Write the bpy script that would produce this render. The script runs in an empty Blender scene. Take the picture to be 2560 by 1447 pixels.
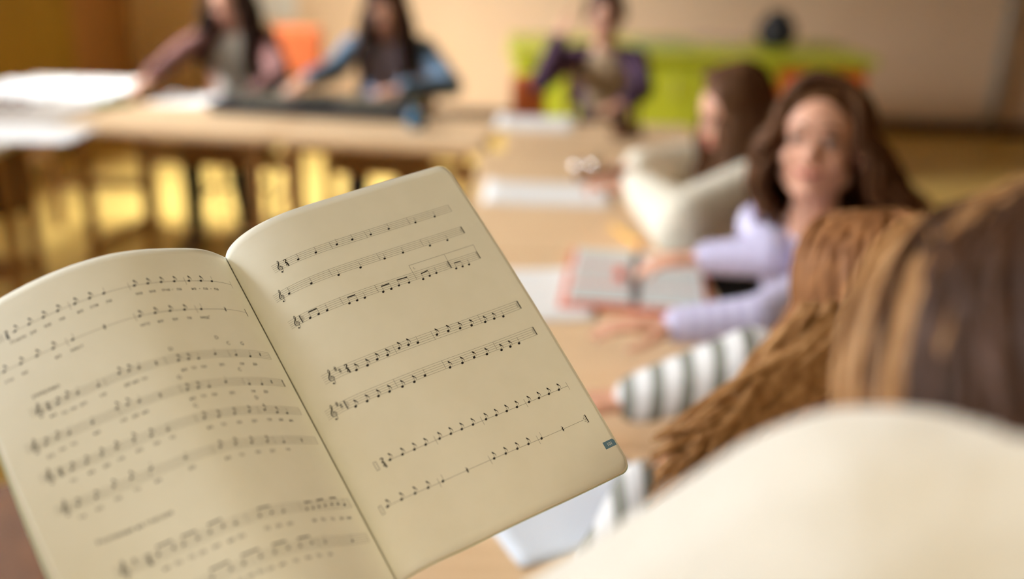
import bpy, bmesh, math, random
from mathutils import Vector, Matrix
import numpy as np
random.seed(7)
# ------------------------------------------------------------------ camera, light, exposure
SC = bpy.context.scene
FPX = 2489.0
PITCH, ROLL, CAMH = math.radians(20.0), math.radians(1.5), 1.40
FW = Vector((0, math.cos(PITCH), -math.sin(PITCH)))
D0 = Vector((0, -math.sin(PITCH), -math.cos(PITCH)))
R0 = Vector((1, 0, 0))
DN = D0*math.cos(ROLL) + R0*math.sin(ROLL)
RT = R0*math.cos(ROLL) - D0*math.sin(ROLL)
CAM = Vector((0, 0, CAMH))
cd = bpy.data.cameras.new('camera'); co = bpy.data.objects.new('camera', cd)
SC.collection.objects.link(co); SC.camera = co
co.matrix_world = Matrix(((RT.x, -DN.x, -FW.x, CAM.x), (RT.y, -DN.y, -FW.y, CAM.y), (RT.z, -DN.z, -FW.z, CAM.z), (0, 0, 0, 1)))
cd.sensor_width = 36; cd.lens = FPX/2560*36; cd.clip_start = .02
cd.dof.use_dof = True; cd.dof.focus_distance = .616; cd.dof.aperture_fstop = 2.15
SC.view_settings.view_transform = 'Standard'; SC.view_settings.look = 'None'
SC.view_settings.gamma = 1; SC.view_settings.use_curve_mapping = False
SC.view_settings.exposure = 0.0
SC.cycles.max_bounces = 8; SC.cycles.diffuse_bounces = 5; SC.cycles.use_denoising = True
SC.cycles.sample_clamp_indirect = 6
W = bpy.data.worlds.new('sky'); SC.world = W; W.use_nodes = True
W.node_tree.nodes['Background'].inputs[0].default_value = (.75, .86, 1, 1)
W.node_tree.nodes['Background'].inputs[1].default_value = 1.0

def area(name, loc, target, sx, sy, power, col):
    l = bpy.data.lights.new(name, 'AREA'); l.shape = 'RECTANGLE'; l.size = sx; l.size_y = sy; l.energy = power; l.color = col
    o = bpy.data.objects.new(name, l); SC.collection.objects.link(o); o.location = loc
    o.rotation_euler = (Vector(target)-Vector(loc)).to_track_quat('-Z', 'Y').to_euler()
    return o
XL, XR, YB, YF, HC = -2.87, 4.3, 7.55, -2.6, 3.0
WINS = [(-1.9, -.3), (.2, 1.8), (2.3, 3.7), (4.0, 5.1)]
WL = [(1, 90, (-.1, 1.5, .8), 80), (2, 385, (.1, 2.0, .75), 104), (3, 56, (-1.0, 7.4, .9), 56), (3, 225, (-1.3, 5.3, 0), 76)]
for i, pw, tg, sp in WL:              # daylight through the four windows of the left wall
    a, b = WINS[i]
    l_ = area('window_daylight', (XL-.35, (a+b)/2, 1.95), tg, b-a, 1.7, pw, (.95, .98, 1)); l_.data.spread = math.radians(sp)
area('added_fill_light', (.5, -1.2, HC-.09), (.3, -.6, 0), 1.2, .3, 25, (1, .87, .62)).data.spread = math.radians(110)  # unseen warm fill, added to brighten the book pages

# ------------------------------------------------------------------ helpers
def P(px, py, z):                       # a point of the room seen at that pixel, z metres in front of the camera
    return CAM + RT*((px-1280)/FPX*z) + DN*((py-723.5)/FPX*z) + FW*z
def T(px, py, h):                       # the point at height h seen at that pixel
    d = RT*((px-1280)/FPX) + DN*((py-723.5)/FPX) + FW
    return CAM + d*((h-CAMH)/d.z)
def srgb(r, g, b):
    f = lambda c: (c/255/12.92 if c/255 <= .04045 else ((c/255+.055)/1.055)**2.4)
    return (f(r), f(g), f(b), 1)
def link(o, parent=None):
    SC.collection.objects.link(o)
    if parent: o.parent = parent
    return o
def mat(name, col, rough=.6, col2=None, scale=20, metal=0, spec=.4, bump=0, stretch=(1, 1, 1), sheen=0, trans=0, alpha=1, sub=0):
    m = bpy.data.materials.new(name); m.use_nodes = True; nt = m.node_tree; b = nt.nodes['Principled BSDF']
    b.inputs['Base Color'].default_value = col; b.inputs['Roughness'].default_value = rough
    b.inputs['Metallic'].default_value = metal; b.inputs['Specular IOR Level'].default_value = spec
    b.inputs['Sheen Weight'].default_value = sheen; b.inputs['Transmission Weight'].default_value = trans
    if sub:
        b.inputs['Subsurface Weight'].default_value = sub; b.inputs['Subsurface Radius'].default_value = (.012, .005, .003)
    if col2 or bump:
        tc = nt.nodes.new('ShaderNodeTexCoord'); mp = nt.nodes.new('ShaderNodeMapping'); no = nt.nodes.new('ShaderNodeTexNoise')
        mp.inputs['Scale'].default_value = stretch; no.inputs['Scale'].default_value = scale; no.inputs['Detail'].default_value = 4
        nt.links.new(tc.outputs['Object'], mp.inputs[0]); nt.links.new(mp.outputs[0], no.inputs['Vector'])
        if col2:
            r = nt.nodes.new('ShaderNodeValToRGB'); r.color_ramp.elements[0].color = col; r.color_ramp.elements[1].color = col2
            r.color_ramp.elements[0].position = .35; r.color_ramp.elements[1].position = .65
            nt.links.new(no.outputs['Fac'], r.inputs[0]); nt.links.new(r.outputs[0], b.inputs['Base Color'])
        if bump:
            bp = nt.nodes.new('ShaderNodeBump'); bp.inputs['Strength'].default_value = bump; bp.inputs['Distance'].default_value = .004
            nt.links.new(no.outputs['Fac'], bp.inputs['Height']); nt.links.new(bp.outputs[0], b.inputs['Normal'])
    return m
def stripes(name, c1, c2, freq, axis='X', thr=.5, rough=.8):
    m = mat(name, c1, rough); nt = m.node_tree; b = nt.nodes['Principled BSDF']
    tc = nt.nodes.new('ShaderNodeTexCoord'); w = nt.nodes.new('ShaderNodeTexWave'); w.bands_direction = axis
    w.inputs['Scale'].default_value = freq; w.inputs['Distortion'].default_value = .3
    r = nt.nodes.new('ShaderNodeValToRGB'); r.color_ramp.elements[0].color = c1; r.color_ramp.elements[1].color = c2
    r.color_ramp.elements[0].position = thr-.08; r.color_ramp.elements[1].position = thr+.08
    nt.links.new(tc.outputs['Object'], w.inputs['Vector']); nt.links.new(w.outputs['Fac'], r.inputs[0]); nt.links.new(r.outputs[0], b.inputs['Base Color'])
    return m
class MB:
    def __init__(s): s.v = []; s.f = []
    def add(s, vs, fs):
        n = len(s.v); s.v += [tuple(v) for v in vs]; s.f += [tuple(i+n for i in f) for f in fs]; return s
    def box(s, c, size, M=None):
        c = Vector(c); M = M or Matrix.Identity(3); x, y, z = (k/2 for k in size)
        vs = [c + M @ Vector((sx*x, sy*y, sz*z)) for sx in (-1, 1) for sy in (-1, 1) for sz in (-1, 1)]
        return s.add(vs, [(0, 1, 3, 2), (4, 6, 7, 5), (0, 4, 5, 1), (2, 3, 7, 6), (0, 2, 6, 4), (1, 5, 7, 3)])
    def tube(s, pts, rad, n=8, cap=True, flat=1.0):
        pts = [Vector(p) for p in pts]; k = len(pts)
        rad = rad if isinstance(rad, (list, tuple)) else [rad]*k
        vs = []; ref = None
        for i, p in enumerate(pts):
            t = (pts[min(i+1, k-1)]-pts[max(i-1, 0)]).normalized()
            if ref is None: ref = t.orthogonal().normalized()
            ref = (ref - t*ref.dot(t)); ref = ref.normalized() if ref.length > 1e-6 else t.orthogonal().normalized()
            u = t.cross(ref)
            for j in range(n):
                a = 2*math.pi*j/n; vs.append(p + (ref*math.cos(a) + u*math.sin(a)*flat)*rad[i])
        fs = [(i*n+j, i*n+(j+1) % n, (i+1)*n+(j+1) % n, (i+1)*n+j) for i in range(k-1) for j in range(n)]
        if cap: fs += [tuple(range(n))[::-1], tuple((k-1)*n+j for j in range(n))]
        return s.add(vs, fs)
    def lathe(s, c, prof, n=24, M=None):
        c = Vector(c); M = M or Matrix.Identity(3); k = len(prof)
        vs = [c + M @ Vector((r*math.cos(2*math.pi*j/n), r*math.sin(2*math.pi*j/n), z)) for r, z in prof for j in range(n)]
        fs = [(i*n+j, i*n+(j+1) % n, (i+1)*n+(j+1) % n, (i+1)*n+j) for i in range(k-1) for j in range(n)]
        fs += [tuple(range(n))[::-1], tuple((k-1)*n+j for j in range(n))]
        return s.add(vs, fs)
    def ell(s, c, r, M=None, nu=18, nv=12):
        c = Vector(c); M = M or Matrix.Identity(3); vs = []; fs = []
        for i in range(1, nv):
            th = math.pi*i/nv
            for j in range(nu):
                a = 2*math.pi*j/nu
                vs.append(c + M @ Vector((r[0]*math.sin(th)*math.cos(a), r[1]*math.sin(th)*math.sin(a), r[2]*math.cos(th))))
        top = len(vs); vs.append(c + M @ Vector((0, 0, r[2]))); vs.append(c - M @ Vector((0, 0, r[2])))
        for i in range(nv-2):
            for j in range(nu): fs.append((i*nu+j, (i+1)*nu+j, (i+1)*nu+(j+1) % nu, i*nu+(j+1) % nu))
        for j in range(nu):
            fs.append((top, j, (j+1) % nu)); fs.append((top+1, (nv-2)*nu+(j+1) % nu, (nv-2)*nu+j))
        return s.add(vs, fs)
    def cap(s, p0, p1, r0, r1, n=14):       # tapered capsule, a closed shell
        p0, p1 = Vector(p0), Vector(p1); d = p1-p0; L = d.length
        if L < 1e-5: return s.ell(p0, (r0, r0, r0))
        t = d/L; pts = []; rad = []
        for k in range(5): a = math.pi/2*k/5; pts.append(p0 - t*r0*math.cos(a)); rad.append(max(r0*math.sin(a), r0*.06))
        pts.append(p0); rad.append(r0); pts.append(p1); rad.append(r1)
        for k in range(4, -1, -1): a = math.pi/2*k/5; pts.append(p1 + t*r1*math.cos(a)); rad.append(max(r1*math.sin(a), r1*.06))
        return s.tube(pts, rad, n)
    def obj(s, name, m, parent=None, smooth=False, bevel=0, sub=0, origin=None):
        me = bpy.data.meshes.new(name); me.from_pydata(s.v, [], s.f)
        bm = bmesh.new(); bm.from_mesh(me); bmesh.ops.recalc_face_normals(bm, faces=bm.faces); bm.to_mesh(me); bm.free()
        o = bpy.data.objects.new(name, me); link(o, parent)
        if parent: o.matrix_parent_inverse = PW(parent).inverted()
        elif origin is not None:
            me.transform(Matrix.Translation(-Vector(origin))); o.location = origin
        me.materials.append(m)
        if smooth: me.shade_smooth()
        if bevel:
            b = o.modifiers.new('bevel', 'BEVEL'); b.width = bevel; b.segments = 2; b.limit_method = 'ANGLE'
        if sub: x = o.modifiers.new('subsurf', 'SUBSURF'); x.levels = x.render_levels = sub
        return o
    def blob(s, name, m, parent=None, voxel=.005, smooth=6, fac=.6):   # melt the shells into one continuous surface
        o = s.obj(name, m, None)
        r = o.modifiers.new('r', 'REMESH'); r.mode = 'VOXEL'; r.voxel_size = voxel; r.use_smooth_shade = True
        k = o.modifiers.new('s', 'SMOOTH'); k.factor = fac; k.iterations = smooth
        dg = bpy.context.evaluated_depsgraph_get(); me = bpy.data.meshes.new_from_object(o.evaluated_get(dg))
        o.modifiers.clear(); old = o.data; o.data = me; bpy.data.meshes.remove(old); me.name = name
        if not me.materials: me.materials.append(m)
        me.shade_smooth()
        if parent: o.parent = parent; o.matrix_parent_inverse = PW(parent).inverted()
        return o
def PW(o):                               # world matrix of a fresh object without waiting for a depsgraph update
    M = Matrix.LocRotScale(o.location, o.rotation_euler, o.scale)
    return (PW(o.parent) @ o.matrix_parent_inverse @ M) if o.parent else M
def thing(name, label, cat, loc=(0, 0, 0), group=None):
    o = bpy.data.objects.new(name, None); link(o); o.location = loc; o.empty_display_size = .05
    o['label'] = label; o['category'] = cat
    if group: o['group'] = group
    return o
def tag(o, label, cat, group=None):
    o['label'] = label; o['category'] = cat
    if group: o['group'] = group
    return o
def struct(mb, name, m, **k):
    o = mb.obj(name, m, None, **k); o['kind'] = 'structure'; return o
def copy_tree(o, M, label, group=None):       # copy a thing, its parts and their sub-parts, moved by M
    def rec(a, par):
        c = a.copy(); SC.collection.objects.link(c)
        if par: c.parent = par
        for ch in list(a.children): rec(ch, c)
        return c
    c = rec(o, None); c.matrix_world = M @ PW(o); c['label'] = label
    if group: c['group'] = group
    return c
def RZ(a): return Matrix.Rotation(a, 3, 'Z')
# ------------------------------------------------------------------ the room
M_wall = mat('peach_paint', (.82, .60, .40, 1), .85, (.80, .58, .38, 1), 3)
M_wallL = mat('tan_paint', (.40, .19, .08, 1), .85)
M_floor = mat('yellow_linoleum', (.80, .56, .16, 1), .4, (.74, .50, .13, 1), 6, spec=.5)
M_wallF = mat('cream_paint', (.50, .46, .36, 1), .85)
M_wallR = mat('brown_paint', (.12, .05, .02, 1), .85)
M_ceil = mat('white_ceiling', (.45, .40, .32, 1), .9)
M_white = mat('white_gloss_paint', (.8, .78, .74, 1), .4)
M_base = mat('dark_skirting', (.10, .06, .035, 1), .5)
M_glass = mat('window_glass', (1, 1, 1, 1), 0, trans=1)
struct(MB().box(((XL+XR)/2, (YB+YF)/2, -.05), (XR-XL+.4, YB-YF+.4, .1)), 'floor', M_floor)
struct(MB().box(((XL+XR)/2, (YB+YF)/2, HC+.05), (XR-XL+.4, YB-YF+.4, .1)), 'ceiling', M_ceil)
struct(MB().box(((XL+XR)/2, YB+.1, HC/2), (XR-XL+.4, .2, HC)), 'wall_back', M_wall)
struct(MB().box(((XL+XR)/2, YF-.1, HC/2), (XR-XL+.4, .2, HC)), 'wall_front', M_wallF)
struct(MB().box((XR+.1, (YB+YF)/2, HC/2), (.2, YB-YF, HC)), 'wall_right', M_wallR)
wl = MB(); ys = [YF]+[v for w in WINS for v in w]+[YB]; S0, S1 = .95, 2.75
for i in range(0, len(ys), 2): wl.box((XL-.1, (ys[i]+ys[i+1])/2, HC/2), (.2, ys[i+1]-ys[i], HC))
for a, b in WINS:
    wl.box((XL-.1, (a+b)/2, S0/2), (.2, b-a, S0)); wl.box((XL-.1, (a+b)/2, (S1+HC)/2), (.2, b-a, HC-S1))
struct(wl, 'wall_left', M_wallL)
for i, (a, b) in enumerate(WINS):
    f = MB(); c = (a+b)/2
    for y in (a+.03, c, b-.03): f.box((XL-.12, y, (S0+S1)/2), (.06, .06, S1-S0))
    for z in (S0+.03, 2.2, S1-.03): f.box((XL-.12, c, z), (.06, b-a, .06))
    w = struct(f, 'window_%d' % (i+1), M_white)
    g = MB().box((XL-.12, c, (S0+S1)/2), (.006, b-a-.02, S1-S0-.02)).obj('pane', M_glass, w)
    g.visible_shadow = True
    MB().box((XL+.03, c, S0-.02), (.30, b-a+.1, .035)).obj('window_sill', M_white, w, bevel=.005)
cl = thing('fill_light_fitting', 'added fill light fitting overhead, unseen behind the viewer', 'ceiling light', (.5, -1.2, HC))  # fitting added to house the unseen fill lamp
MB().box((.5, -1.2, HC-.035), (1.3, .4, .07)).obj('housing', M_white, cl, bevel=.01)
struct(MB().box(((XL+XR)/2, YB-.012, .05), (XR-XL, .024, .10)), 'baseboard_back', M_base)
struct(MB().box((XL+.012, (YB+YF)/2, .05), (.024, YB-YF, .10)), 'baseboard_left', M_base)
struct(MB().box((XR-.012, (YB+YF)/2, .05), (.024, YB-YF, .10)), 'baseboard_right', M_base)
# ochre curtain hanging on the left wall beyond the last window
M_curt = mat('ochre_curtain', (.36, .22, .05, 1), .9)
cv = MB(); n = 90; vs = []
for j in range(n+1):
    y = 5.25+1.05*j/n; x = XL+.10+.035*math.sin(j*2*math.pi/7.5)+.01*math.sin(j*.7)
    for z in (.35, 1.2, 2.2, 2.85): vs.append((x+.006*math.sin(z*3+j), y, z))
cv.add(vs, [(j*4+k, j*4+k+1, j*4+k+5, j*4+k+4) for j in range(n) for k in range(3)])
cu = cv.obj('curtain', M_curt, smooth=True); so_ = cu.modifiers.new('solid', 'SOLIDIFY'); so_.thickness = .004
tag(cu, 'pleated ochre curtain hanging by the corner of the left wall', 'curtain')
# heating pipe on the right
M_pipe = mat('grey_pipe_paint', (.42, .40, .34, 1), .45)
pp = P(2575, 150, 6.9)
pipe = MB().tube([(pp.x, YB-.09, .0), (pp.x, YB-.09, HC)], .035, 12).obj('pipe', M_pipe, smooth=True)
tag(pipe, 'upright grey pipe running up the back wall near the right edge', 'pipe')
# poster and orange chair back far behind the girls
M_poster = mat('pale_poster', (.80, .78, .74, 1), .7); 
pc = P(690, -10, 7.4)
po = MB().box((pc.x, YB-.006, pc.z+.05), (.36, .008, .42)).obj('poster', M_poster); tag(po, 'pale poster pinned to the back wall between the two far girls', 'poster')

# ------------------------------------------------------------------ furniture
TH = .70
M_wood = mat('light_oak_laminate', (.78, .56, .34, 1), .38, (.72, .50, .29, 1), 5, spec=.5, stretch=(1, 12, 12))
M_leg = mat('brown_beech', (.36, .18, .07, 1), .45, (.29, .14, .05, 1), 8, stretch=(8, 8, 1))
M_chair = mat('dark_brown_wood', (.15, .06, .02, 1), .6, (.10, .04, .013, 1), 8, spec=.15)
M_metal = mat('satin_metal', (.6, .52, .45, 1), .3, metal=.8)
def desk(c, L, Wd, rz, label, top=M_wood, group='light wood school desks', legm=M_leg, lw=.034, legs=(-1, 1), sz=.36):
    R = RZ(rz); t = thing('school_desk', label, 'desk', (c[0], c[1], 0), group)
    q = lambda x, y, z: Vector((c[0], c[1], 0)) + R @ Vector((x, y, z))
    MB().box(q(0, 0, TH-.013), (L, Wd, .026), R).obj('tabletop', top, t, bevel=.004)
    a = MB(); 
    for sy in (-1, 1): a.box(q(0, sy*(Wd/2-.05), TH-.04), (L-.14, .02, .028), R)
    for sx in (-1, 1): a.box(q(sx*(L/2-.07), 0, TH-.04), (.02, Wd-.1, .028), R)
    a.obj('apron', legm, t)
    for sx in legs:
        for sy in (-1, 1): MB().box(q(sx*(L/2-.06), sy*(Wd/2-.05), (TH-.026)/2), (lw, lw, TH-.026), R).obj('leg', legm, t, bevel=.004)
    MB().box(q(0, Wd/2-.05, sz), (L-.16, .022, .06), R).obj('stretcher', legm, t)
    for sx in (-1, 1): MB().box(q(sx*(L/2-.06), 0, .22), (.022, Wd-.14, .045), R).obj('foot_rail', legm, t)
    return t
def chair(loc, rz, label, group='brown wooden school chairs'):
    t = thing('school_chair', label, 'chair', (0, 0, 0), group)
    MB().box((0, 0, .415), (.37, .36, .022)).obj('seat', M_chair, t, bevel=.008)
    b = MB(); n = 8; vs = []
    for i in range(n+1):
        x = -.18+.36*i/n; y = -.19-.025*(1-(x/.18)**2)
        vs += [(x, y, .60), (x, y-.02, .80), (x, y-.014, .60), (x, y-.034, .80)]
    b.add(vs, [f for i in range(n) for f in ((i*4, i*4+4, i*4+5, i*4+1), (i*4+2, i*4+3, i*4+7, i*4+6), (i*4+1, i*4+5, i*4+7, i*4+3), (i*4, i*4+2, i*4+6, i*4+4))]+[(0, 1, 3, 2), (n*4, n*4+2, n*4+3, n*4+1)])
    b.obj('backrest', M_chair, t)
    for s in (-1, 1):
        MB().tube([(s*.17, .15, .405), (s*.18, .18, 0)], .013, 10).obj('leg', M_chair, t, smooth=True)
        MB().tube([(s*.165, -.19, .80), (s*.165, -.165, .42), (s*.18, -.21, 0)], .013, 10).obj('leg', M_chair, t, smooth=True)
        MB().tube([(s*.177, .165, .17), (s*.175, -.185, .17)], .009, 8).obj('stretcher', M_chair, t, smooth=True)
    MB().tube([(-.176, .16, .24), (.176, .16, .24)], .009, 8).obj('stretcher', M_chair, t, smooth=True)
    t.location = (loc[0], loc[1], 0); t.rotation_euler = (0, 0, rz)
    return t
yaw = -.045
ex, ey = math.cos(yaw), math.sin(yaw)
A0 = T(138, 313, TH); A1 = T(1200, 372, TH)
ang = math.atan2(A1.y-A0.y, A1.x-A0.x)
dx, dy = math.cos(ang), math.sin(ang); nx, ny = -dy, dx
DW = .52
def back_c(s): return (A0.x+dx*s+nx*DW/2, A0.y+dy*s+ny*DW/2)
LB = (Vector((A1.x, A1.y))-Vector((A0.x, A0.y))).length
desk(back_c(LB*.255), LB*.51-.01, DW, ang, 'light wood desk under the left part of the black keyboard', sz=.5)
desk(back_c(LB*.755), LB*.49-.01, DW, ang, 'light wood desk under the blue bottle and the keyboard end', sz=.5)
desk((A1.x+.43, A1.y+DW/2+.005), .70, DW, 0, 'light wood desk in front of the far boy, behind the corner of the row')
# desks running from the corner towards the viewer
y1 = A1.y-.02; XD = A1.x
for k, lab in enumerate(('light wood desk with the white sheets, nearest the corner of the row', 'light wood desk under the open colourful workbook', 'light wood desk lowest in the picture, partly under the music book')):
    L = [1.1, 1.0, .9][k]; yc = y1 - sum([1.1, 1.0, .9][:k]) - L/2 - .01*k
    desk((XD+.27, yc), L, .54, math.pi/2, lab)
# left desks, glossy and pale in the window light
M_pale = mat('pale_laminate', (.72, .68, .62, 1), .25, spec=.6)
l0 = T(118, 335, TH); l0.x = min(l0.x, A0.x-.02)
desk((l0.x-.28, l0.y+.62), 1.3, .56, math.pi/2, 'pale desk in the window light, farther one at the left', M_pale, 'pale desks along the windows')
desk((l0.x-.28, l0.y-.70), 1.3, .56, math.pi/2, 'pale desk in the window light, nearer one at the left', M_pale, 'pale desks along the windows')
FREE = {}
def chair_at(x, y, rz, label):
    if not FREE:
        FREE['t'] = chair((x, y), rz, label); return FREE['t']
    M = Matrix.Translation((x, y, 0)) @ Matrix.Rotation(rz, 4, 'Z') @ PW(FREE['t']).inverted()
    return copy_tree(FREE['t'], M, label)
# black bag on that chair
M_black = mat('black_cloth', (.012, .011, .013, 1), .7)
bc = P(0, 448, 3.72)
bag = MB().ell(bc, (.13, .09, .12)).ell(bc-Vector((0, .02, .06)), (.12, .09, .08)).cap(bc+Vector((-.05, 0, .08)), (bc.x-.05, bc.y, TH-.06), .014, .014).cap(bc+Vector((.05, 0, .08)), (bc.x+.05, bc.y, TH-.06), .014, .014).blob('bag', M_black, None, .008, 6)
tag(bag, 'black bag hanging under the pale desk at the left edge', 'bag')
# lime green cabinet table far right
M_lime = mat('lime_green_lacquer', (.50, .54, .035, 1), .35, spec=.5)
M_orange = mat('orange_lacquer', (.62, .13, .03, 1), .4)
g0 = P(1290, 128, 5.75); g1 = P(2180, 168, 5.75)
gx0, gx1, gy = g0.x-.02, g1.x, g1.y; GH = .74
gt = thing('sideboard', 'long lime green sideboard with an orange door against the back of the room', 'cabinet', ((gx0+gx1)/2, gy+.5, 0))
w_ = gx1-gx0; cx_ = (gx0+gx1)/2
MB().box((cx_, gy+.45, GH-.02), (w_+.06, .98, .04)).obj('worktop', M_lime, gt, bevel=.01)
MB().box((cx_, gy+.47, (GH-.04)/2+.04), (w_-.02, .90, GH-.12)).obj('body', M_lime, gt, bevel=.005)
nd = 4
for k in range(nd):
    xd = gx0+.02+(w_-.04)*(k+.5)/nd
    d = MB().box((xd, gy+.005, .37), ((w_-.04)/nd-.012, .02, .58)).obj('door', M_orange if k == 3 else M_lime, gt, bevel=.003)
    if k == 3: d['label'] = 'orange door'
    MB().tube([(xd+.16, gy-.012, .50), (xd+.16, gy-.030, .50), (xd+.16, gy-.030, .60), (xd+.16, gy-.012, .60)], .005, 6).obj('handle', M_metal, d)
MB().box((cx_, gy+.47, .04), (w_-.12, .78, .08)).obj('plinth', M_base, gt)
def on_side(px, py): return T(px, py, GH)
q = on_side(1937, 118)
js = MB().lathe((q.x, q.y, GH), [(.065, 0), (.10, .03), (.122, .09), (.105, .15), (.06, .19), (.055, .21), (.065, .22), (.0, .221)]).obj('vase', M_black, smooth=True, origin=(q.x, q.y, GH))
tag(js, 'small round black vase on top of the lime green sideboard', 'vase')
M_sheetg = mat('greenish_paper', (.34, .40, .22, 1), .8); M_sheetp = mat('pinkish_paper', (.62, .45, .36, 1), .8)
for px, py, mm, lab, a in ((1660, 112, M_sheetg, 'dull green folder lying on the lime sideboard behind the boy', .2), (1800, 100, M_sheetp, 'pinkish sheet lying on the lime sideboard left of the black vase', -.3)):
    q = on_side(px, py); o = MB().box((q.x, q.y, GH+.006), (.34, .26, .012), RZ(a)).obj('folder', mm, origin=(q.x, q.y, GH)); tag(o, lab, 'folder')
# orange bag by the boy, orange chair between the girls
q = T(1335, 262, 0.0)
ob = P(1322, 232, 4.35)
M_ob = mat('orange_cloth', (.55, .12, .025, 1), .7)
o = MB().box((ob.x, ob.y+.05, ob.z-.16), (.15, .12, .46)).obj('bag', M_ob, bevel=.03); 
o2 = thing('school_chair', 'orange chair between the two far girls, only its back showing', 'chair', (0, 0, 0)); c2 = P(748, 128, 5.0)
MB().box((c2.x, c2.y, c2.z), (.24, .03, .24)).obj('backrest', M_ob, o2, bevel=.02)
MB().box((c2.x, c2.y-.16, .44), (.26, .32, .03)).obj('seat', M_ob, o2, bevel=.01)
for sx in (-1, 1):
    MB().tube([(c2.x+sx*.10, c2.y+.01, c2.z), (c2.x+sx*.10, c2.y, .44), (c2.x+sx*.11, c2.y+.04, 0)], .008).obj('leg', M_metal, o2)
    MB().tube([(c2.x+sx*.10, c2.y-.30, .43), (c2.x+sx*.11, c2.y-.32, 0)], .008).obj('leg', M_metal, o2)
tag(o, 'orange cloth bag standing beside the far boy', 'bag')
o.location.z = 0
for v in o.data.vertices: v.co.z = v.co.z if v.co.z > ob.z-.2 else 0.0
# ------------------------------------------------------------------ people
M_skin = mat('skin_light', (.62, .33, .22, 1), .5, sub=.08)
M_skin2 = mat('skin_tan', (.50, .25, .15, 1), .5, sub=.08)
M_lips = mat('lips', (.42, .10, .085, 1), .4)
M_eye = mat('eye_white', (.42, .36, .31, 1), .2)
M_iris = mat('iris', (.03, .015, .01, 1), .15)
def hairmat(name, a, b, rough=.55):
    return mat(name, a, rough, b, 30, spec=.10, stretch=(3, 3, .6))
M_hdark = hairmat('dark_brown_hair', (.018, .008, .004, 1), (.035, .015, .008, 1))
M_hbrown = hairmat('brown_hair', (.055, .022, .008, 1), (.095, .040, .015, 1))
M_hgold = hairmat('golden_brown_hair', (.13, .050, .016, 1), (.27, .12, .045, 1))
M_hshade = hairmat('shaded_hair', (.030, .012, .005, 1), (.055, .022, .009, 1))  # shaded side of the close person's hair, shade put into the colour
M_hgoldlit = hairmat('golden_and_lit_hair', (.24, .115, .04, 1), (.42, .23, .10, 1))  # golden draped locks; also the close person's hair where light is painted in
M_jeans = mat('dark_trousers', (.012, .012, .016, 1), .85)
M_shoe = mat('shoe', (.05, .04, .04, 1), .6)

def basis(fwd, up=(0, 0, 1)):
    f = Vector(fwd).normalized(); r = f.cross(Vector(up)).normalized(); u = r.cross(f).normalized()
    return Matrix((r, f, u)).transposed()          # columns: right, forward, up
def head_prims(mb, c, B, s):
    q = lambda x, y, z: c + B @ (Vector((x, y, z))*s)
    E = lambda p, r: mb.ell(q(*p), tuple(k*s for k in r), B, 20, 14)
    C = lambda a, b, r0, r1: mb.cap(q(*a), q(*b), r0*s, r1*s, 12)
    E((0, -.012, .030), (.074, .092, .082)); E((0, .022, -.030), (.058, .060, .070)); E((0, .030, .030), (.062, .052, .055))
    E((0, .052, -.082), (.024, .024, .020)); C((-.045, .01, -.055), (-.015, .05, -.085), .022, .018); C((.045, .01, -.055), (.015, .05, -.085), .022, .018)
    for k in (-1, 1):
        E((k*.034, .052, -.026), (.026, .026, .026)); E((k*.077, -.006, -.008), (.009, .020, .030)); C((k*.014, .076, .024), (k*.040, .066, .026), .009, .008)
    C((0, .074, .014), (0, .094, -.022), .008, .012); C((-.012, .084, -.026), (.012, .084, -.026), .008, .008)
    C((-.017, .076, -.054), (.017, .076, -.054), .0085, .0085); E((0, .066, -.052), (.030, .018, .020))
def face_parts(par, c, B, s, brow, smile=1.0):
    q = lambda x, y, z: c + B @ (Vector((x, y, z))*s)
    for k in (-1, 1):
        e = MB().ell(q(k*.031, .0735, .006), (.0135*s, .009*s, .0070*s), B, 14, 10).obj('eye', M_eye, par, smooth=True)
        MB().ell(q(k*.031, .0795, .006), (.0068*s, .0045*s, .0068*s), B, 12, 8).obj('iris', M_iris, e, smooth=True)
        MB().tube([q(k*.015, .0815, .012), q(k*.024, .0835, .0162), q(k*.033, .0815, .0165), q(k*.044, .0745, .012)], [.001*s, .0020*s, .0020*s, .001*s], 6).obj('eyelashes', M_iris, par)
        MB().tube([q(k*.012, .0865, .028), q(k*.026, .0845, .034), q(k*.046, .0725, .029)], [.0028*s, .0030*s, .0012*s], 6).obj('eyebrow', brow, par, smooth=True)
    u = MB(); pts = []
    for i in range(9):
        x = -.028+.056*i/8; pts.append((x, .0872-13*x*x, -.0555+smile*13*x*x))
    u.tube([q(*p) for p in pts], [(.0012+.0042*math.sin(math.pi*i/8))*s for i in range(9)], 8).obj('lips', M_lips, par, smooth=True)
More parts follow.
